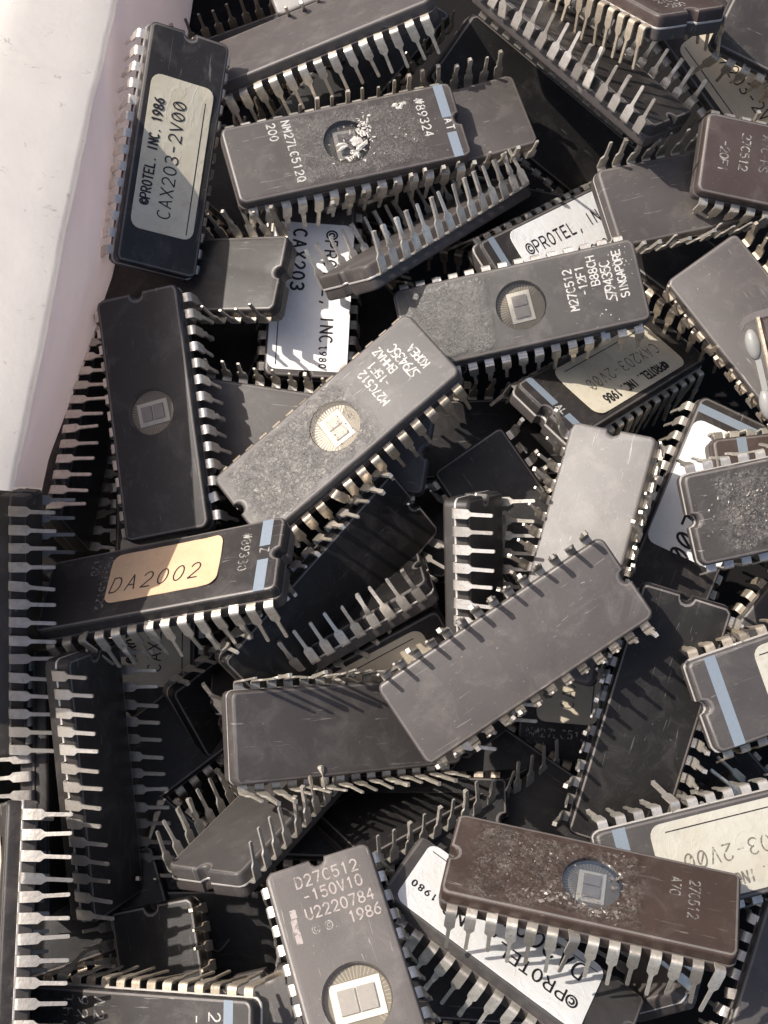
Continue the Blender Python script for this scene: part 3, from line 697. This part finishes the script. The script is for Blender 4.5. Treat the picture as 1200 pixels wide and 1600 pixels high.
SPEC = {
 '1': dict(label='chip leaning on the pale wall, its yellowed label half in shadow', lid='dark', seal='seal_w', tin='tin3', splay=-8,
    label_spec=lambda c: protel(c, -12.9, 10.7, -4.9, 5.1, 'cream', 0, '@PROTEL. INC. 1986', 'CAX203-2V~~')),
 '2': dict(label='bare brown chip tipped on edge at the top, pins fanning down', lid='brown', tin='tin', splay=-4, pins=(6, 4, 0, 3, 0, 1, 0)),
 '3': dict(label='upturned chip poking out from under the chip with the chipped window', base='smooth', notch=-1, pins=(4, 4, 4, 3, 4, 1, 1)),
 '4': dict(label='upturned chip in deep shade below the chipped window, one row of white pins raised', notch=-1, base='brown', seal='seal_w', tin='tin3', pins=(3, 3, 5, 3, 4, 1, 1)),
 '5': dict(label='upturned chip under the wall chip, half shaded, notched end over a white label', base='dark', notch=1),
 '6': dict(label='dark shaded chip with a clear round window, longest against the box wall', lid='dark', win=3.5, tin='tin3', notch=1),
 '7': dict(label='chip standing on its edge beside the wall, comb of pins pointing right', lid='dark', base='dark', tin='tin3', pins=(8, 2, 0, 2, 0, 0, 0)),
 '8': dict(label='chip with white lettering, blue band and chipped window crusted with glue', lid='glue_a', win=3.6, crumbs_pale=[(.5, -.9, .9, .9, 9, 1.2), (3.0, 1.6, .7, 1.3, 60, .4), (1.0, -2.6, 1.6, .6, 26, .4), (9.8, 3.9, .5, .3, 8, .6)], crumbs=[(2, 0, 5.0, 3.0, 120, .24), (9.5, -1.6, 1.5, 1.8, 40, .25)], stripe=(15.5, 17.0, (-2.0, .6)),
    text=ns_marks('NM27LC512Q', '200', '89324') + [('AT', 15.7, .3, 1.2, 1.15, -90)]),
 '9': dict(label='scuffed grey chip with a shining round window and upright white lettering', lid='glue_e', crumbs_pale=[(16, 3.6, 1.4, 1.6, 24, .14), (12, -4.4, 2, .8, 8, .16)], notch=0, win=3.8, tin='tin3', text=st_marks('-12F1', 'B88CH', 'SINGAPORE')),
 '10': dict(label='glittering chip lying diagonally, its window flashing in the sun', lid='glue_d', crumbs=[(-9, 0, 4.5, 3.0, 260, .13), (1.2, 1.0, 2.2, 2.4, 60, .2)], notch=-1, win=3.8, tin='tin2', text=st_marks('-15F1', 'BHHAZ', 'KOREA')),
 '11': dict(label='chip under a wide white label, wedged below the upturned notched end', lid='brown', notch=1,
    label_spec=lambda c: protel(c, -6.7, 17.3, -6.1, 6.4, 'white', 0, '@PROTEL, INC.', 'CAX203', 1.9, 2.0, 1.6, 1.75, v1=.28, v2=-.22, x1s=.05, x2s=.05, w1=.28, w2=.36, tail=('1980', .83, .3, 1.05, 1.0))),
 '12': dict(label='upturned grey chip beneath the glittering diagonal chip, half lit', base='smooth', pins=(4, 4, 5, 3, 4, 1, 1)),
 '13': dict(label='chip with clean white label and blue band, diving under its neighbours', lid='dark', notch=1, seal='seal_w', stripe=(-16.4, -15.0),
    label_spec=lambda c: protel(c, -12.2, 11, -5.2, 5.7, 'white', 0, '@PROTEL, INC. 1980', 'DA2002', 2.0, 2.0, 1.75, None, v1=.1, v2=-.5, x1s=.08, w1=.26)),
 '14': dict(label='upturned chip striped by pin shadows beside the clean white label', base='smooth', notch=1, seal='seal_w', pins=(3, 3, 4, 4, 4, 2, 1)),
 '15': dict(label='small lettered brown chip cut off by the frame, below the top right corner', lid='red', notch=1, seal='seal_d',
    text=[('-20F1', -15.6, 2.3, 1.35, 1.0, -90, 'dim'), ('27C512', -12.4, 4.0, 1.35, 1.0, -90, 'dim'), ('A7C-HSY', -9.2, 4.4, 1.35, 1.0, -90, 'dull')]),
 '16': dict(label='upturned chip at the top with a long row of sunlit pins above a brown side', notch=1, base='dark', lid='brown', tin='tin3', pins=(5, 3, 5, 3, 4, 1, 1)),
 '17': dict(label='brown notched chip with a pale seam, uppermost at the top edge', lid='red', notch=1, seal='seal_w', tin='tin2', pins=(6, 3, 0, 3, 0, 1, 0),
    text=[('27C512', 14.0, -3.2, 1.4, 1.0, 90, 'dim'), ('-200', 16.1, -3.2, 1.4, 1.0, 90, 'dim')]),
 '18': dict(label='plain dark chip in the top right corner, curled pins along its edge', lid='dark', tin='tin2', pins=(1, 1, 3, 2, 4, 3, 3)),
 '19': dict(label='chip with a scorched tan label, buried at the right below the corner chip', lid='dark',
    label_spec=lambda c: protel(c, -12, 13, -5.2, 5.2, 'tan', 0, '@PROTEL. INC. 1986', 'CAX203-2V~~', ink1='fade', ink2='ink')),
 '20': dict(label='upturned plain chip on the right with a fringe of short pins', base='smooth', notch=0, tin='tin2', pins=(2, 2, 5, 3, 5, 2, 2)),
 '22': dict(label='chip with a faded yellow label upside down, dipping under the scuffed grey chip', lid='dark', notch=-1, seal='seal_w', stripe=(-16.3, -14.9, (-2.2, .2)),
    text=[('AL', -16.1, -.2, 1.2, 1.0, -90, 'print')],
    label_spec=lambda c: protel(c, -11, 13.5, -5.2, 5.2, 'cream', 180, '@PROTEL. INC. 1986', 'CAX203-2V~~', 1.5, 2.0, ink2='fade', w1=.3)),
 '23': dict(label='upturned bare chip reflecting the sky, palest of the upturned ones', base='gloss', notch=1, pins=(2, 2, 5, 2, 5, 2, 2)),
 '24': dict(label='large upturned chip in the middle, slanting pin shadows along its upper edge', base='smooth', notch=1, tin='tin', splay=-7, pins=(4, 4, 4, 3, 4, 0, 0)),
 '25': dict(label='upturned chip with a bright seam, tucked under the large middle one', base='smooth', notch=1, seal='seal_w', pins=(3, 3, 4, 4, 4, 2, 1)),
 '26': dict(label='chip with a small orange label and a blue band, left of the middle', lid='dark', notch=1, stripe=(15.0, 16.6, (-.8, 1.6)), tin='tin', splay=-4,
    text=[('NM27C512Q', -9.2, 5.0, 1.25, 1.06, -90, 'dull'), ('120', -11.2, 5.0, 1.25, 1.06, -90, 'dull'), ('%89330', 12.2, 4.4, 1.35, 1.15, -90, 'dim'), ('Z', 15.2, 1.2, 1.3, 1.0, -90, 'dim')],
    label_spec=lambda c: protel(c, -7.9, 9.3, -3.6, 5.0, 'orange', 0, '', 'DA2002', 1.5, 2.5, None, 2.42, rule=False, v2=-.28, x2s=.03, w2=.2, slant=.2, r=1.3)),
 '27': dict(label='edgewise chip at the left frame edge, wide pins pointing right', base='dark', lid='dark', tin='tin4', pins=(9, 2, 0, 2, 0, 0, 0)),
 '28': dict(label='edgewise chip at the left frame edge, wide pins pointing left', base='dark', lid='dark', tin='tin4', pins=(9, 2, 0, 2, 0, 0, 0)),
 '29': dict(label='edgewise notched chip backing onto another, its comb of pins fading into the dark', base='dark', lid='dark', notch=1, seal='seal_w', tin='tin3', pins=(8, 3, 0, 2, 0, 0, 0)),
 '30': dict(label='edgewise chip in the lower left corner, thick pale pins and a sliver of label', lid='dark', seal='seal_w', tin='tin4', pins=(9, 2, 0, 2, 0, 0, 0), splay=10,
    label_spec=lambda c: protel(c, -13, 14, -3.0, 5, 'cream', 180, '@PROTEL. INC. 1986', 'CAX203-2V~~')),
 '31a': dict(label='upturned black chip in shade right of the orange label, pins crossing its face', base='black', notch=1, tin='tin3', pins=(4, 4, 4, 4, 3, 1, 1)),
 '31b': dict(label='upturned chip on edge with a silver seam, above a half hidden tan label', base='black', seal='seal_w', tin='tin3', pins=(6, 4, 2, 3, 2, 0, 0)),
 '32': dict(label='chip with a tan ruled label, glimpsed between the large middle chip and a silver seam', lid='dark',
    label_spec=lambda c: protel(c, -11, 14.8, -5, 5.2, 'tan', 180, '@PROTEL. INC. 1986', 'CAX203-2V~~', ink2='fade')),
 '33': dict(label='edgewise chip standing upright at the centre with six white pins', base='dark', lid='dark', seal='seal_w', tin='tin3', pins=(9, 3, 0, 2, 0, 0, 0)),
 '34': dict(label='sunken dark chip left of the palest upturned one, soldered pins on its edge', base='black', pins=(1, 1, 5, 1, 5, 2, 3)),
 '35': dict(label='chip crusted with dried glue at the right edge, notched end facing left', lid='glue_c', crumbs=[(-8, .5, 4.0, 2.3, 260, .3), (-8, -2, 4.5, 1.6, 120, .2)], notch=-1, seal='seal_w', tin='tin3', pins=(8, 3, 0, 2, 0, 0, 0)),
 '36': dict(label='brown chip with a blue band, peeping out behind the glue crusted one', lid='red', stripe=(-14.6, -13.1)),
 '37': dict(label='chip with a bold lettered white label running down the shadows at the right', lid='dark', stripe=(-17.0, -15.7),
    label_spec=lambda c: protel(c, -14.6, 6.0, -6.0, 6.1, 'white', 0, '', '203-TL~~', 2, 2.9, None, 2.5, v2=.0, x2s=.1, w2=.4, slant=.2, rule=False)),
 '38': dict(label='chip with a cream label and a full blue band, right edge of the frame', lid='grey', notch=-1, seal='seal_w', stripe=(-15.9, -14.3), tin='tin2',
    label_spec=lambda c: protel(c, -9.2, 14, -5.6, 5.4, 'aged', 180, '@PROTEL. INC. 1986', 'CAX203-2V~~')),
 '39': dict(label='chip with a large stained cream label upside down, behind the reddish chip', lid='grey', notch=1, seal='seal_w', stripe=(-16.0, -14.2), tin='tin3', pins=(4, 4, 3, 4, 3, 2, 1),
    label_spec=lambda c: protel(c, -11.2, 14, -5.6, 5.5, 'aged', 180, '@PROTEL. INC. 1986', 'CAX203-2V~~', 1.5, 2.1, ink1='fade', ink2='fade')),
 '40': dict(label='reddish brown chip with glue smeared round a dark window, lower right', lid='glue_b', base='red', crumbs=[(-10, 1, 2.5, 2.2, 50, .2), (-4, -3.4, 2.2, .7, 40, .4), (0.5, -4.0, 2.2, .5, 30, .4), (3.8, 0, .8, 2.4, 30, .36), (-5, 2, 3.0, 1.8, 25, .22)], notch=-1, win=3.8, tin='tin', pins=(6, 5, 0, 4, 2, 1, 0),
    text=[('A7C', 9.6, 3.6, 1.3, 1.0, -90, 'dull'), ('27C512', 12.0, 3.6, 1.3, 1.0, -90, 'dull')]),
 '41': dict(label='chip with a bright white label upside down, under the reddish chip', lid='grey', notch=1,
    label_spec=lambda c: protel(c, -16.6, 11.9, -6.2, 6.1, 'white', 180, '@PROTEL, INC.', 'DA2002', 2.1, 2.9, 1.82, 2.2, v1=.2, v2=-.42, x1s=.06, x2s=.08, w1=.28, w2=.36, slant=.15, tail=('1980', .84, .24, 1.1, 1.05))),
 '42': dict(label='wide pale chip with etched lettering and a large window, bottom edge', lid='pale', notch=-1, marks=([[(-12.6, -4.75), (-11.9, -4.75)], [(-11.4, -4.9), (-8.6, -4.9)]], .8), win=4.4, pad=1.38, hw=7.0, rows=7.9, tin='tin3', seal='seal_d',
    text=[('D27C512', -15.2, -3.4, 1.45, 1.22, 90, 'etch'), ('-150V10', -13.2, -2.9, 1.4, 1.15, 90, 'etch'), ('U2220784', -11.0, -3.2, 1.4, 1.15, 90, 'etch'),
          ('@@', -8.9, -2.9, 1.3, 1.7, 90, 'dim', .14), ('1986', -9.0, 1.9, 1.4, 1.1, 90, 'etch')]),
 '43': dict(label='chip standing on end with a white seam, below the reddish chip', lid='brown', base='brown', seal='seal_w', tin='tin3'),
 '44': dict(label='worn grey chip cut off at the lower right corner, white pins on its left', lid='grey', notch=1, tin='tin3', pins=(5, 4, 1, 4, 2, 3, 2), text=[('27C', 2, -4, 1.5, 1.2, 90, 'dull')]),
 '45': dict(label='upturned notched chip ending in a double silver edge, lower left', base='grey', notch=-1, seal='seal_w', tin='tin3', pins=(4, 3, 5, 3, 4, 1, 1)),
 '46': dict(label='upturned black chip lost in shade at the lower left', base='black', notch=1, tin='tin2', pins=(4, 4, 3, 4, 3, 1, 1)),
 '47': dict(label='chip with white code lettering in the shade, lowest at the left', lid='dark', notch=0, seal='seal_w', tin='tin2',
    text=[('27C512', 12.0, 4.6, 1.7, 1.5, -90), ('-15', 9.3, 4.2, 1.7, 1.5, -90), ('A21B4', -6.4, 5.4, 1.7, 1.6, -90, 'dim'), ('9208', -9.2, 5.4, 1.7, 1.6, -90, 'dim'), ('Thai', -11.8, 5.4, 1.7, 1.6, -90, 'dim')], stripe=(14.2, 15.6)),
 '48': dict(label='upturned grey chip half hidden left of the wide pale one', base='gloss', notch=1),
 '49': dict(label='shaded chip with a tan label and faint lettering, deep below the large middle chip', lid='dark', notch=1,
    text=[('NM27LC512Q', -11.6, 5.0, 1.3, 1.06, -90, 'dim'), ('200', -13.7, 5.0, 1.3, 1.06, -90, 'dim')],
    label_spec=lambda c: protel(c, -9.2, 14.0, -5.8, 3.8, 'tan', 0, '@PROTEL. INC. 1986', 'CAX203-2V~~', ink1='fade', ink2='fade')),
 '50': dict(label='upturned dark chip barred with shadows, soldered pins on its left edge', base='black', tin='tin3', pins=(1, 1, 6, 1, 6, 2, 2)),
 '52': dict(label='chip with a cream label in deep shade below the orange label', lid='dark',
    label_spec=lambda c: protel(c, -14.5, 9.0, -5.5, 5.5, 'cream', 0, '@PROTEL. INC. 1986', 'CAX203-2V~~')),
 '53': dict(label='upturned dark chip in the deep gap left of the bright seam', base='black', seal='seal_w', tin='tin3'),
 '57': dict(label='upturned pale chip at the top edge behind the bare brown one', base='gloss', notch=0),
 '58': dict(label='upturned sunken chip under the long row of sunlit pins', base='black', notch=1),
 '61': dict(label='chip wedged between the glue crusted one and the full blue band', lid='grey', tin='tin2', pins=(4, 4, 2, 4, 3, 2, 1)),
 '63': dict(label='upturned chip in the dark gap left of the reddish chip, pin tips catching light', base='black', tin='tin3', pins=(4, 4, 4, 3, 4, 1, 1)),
}
BURIED = {
 0: 'shaded chip deep in the top gap between wall chip and bare brown chip',
 1: 'dark buried chip behind the pins fanning from the bare brown chip',
 3: 'dark buried chip in the gap right of the chip leaning on the wall',
 4: 'dark buried chip in the gap between white label and scuffed grey chip',
 5: 'dark buried chip right of the clear windowed chip, under its pin row',
 7: 'dark buried chip below the scuffed grey chip, by the pins of the glittering one',
 8: 'dark buried chip in the gap right of the scuffed grey chip',
 9: 'dark buried chip left of the upright chip with six white pins',
 10: 'dark buried chip behind the edgewise comb of pins at lower left',
 11: 'dark buried chip left of the upturned notched chip with the silver edge',
 12: 'dark buried chip in the gap above the bright white label',
 13: 'dark buried chip just above the reddish chip, below the faint lettering',
 14: 'dark buried chip in the gap left of the wide pale chip',
 15: 'dark buried chip under the pins below the bright white label',
 16: 'dark buried chip in the gap between the two cream labels at right',
 17: 'dark buried chip among the pins of the lower left corner',
 19: 'dark buried chip in the gap left of the clean white label',
}
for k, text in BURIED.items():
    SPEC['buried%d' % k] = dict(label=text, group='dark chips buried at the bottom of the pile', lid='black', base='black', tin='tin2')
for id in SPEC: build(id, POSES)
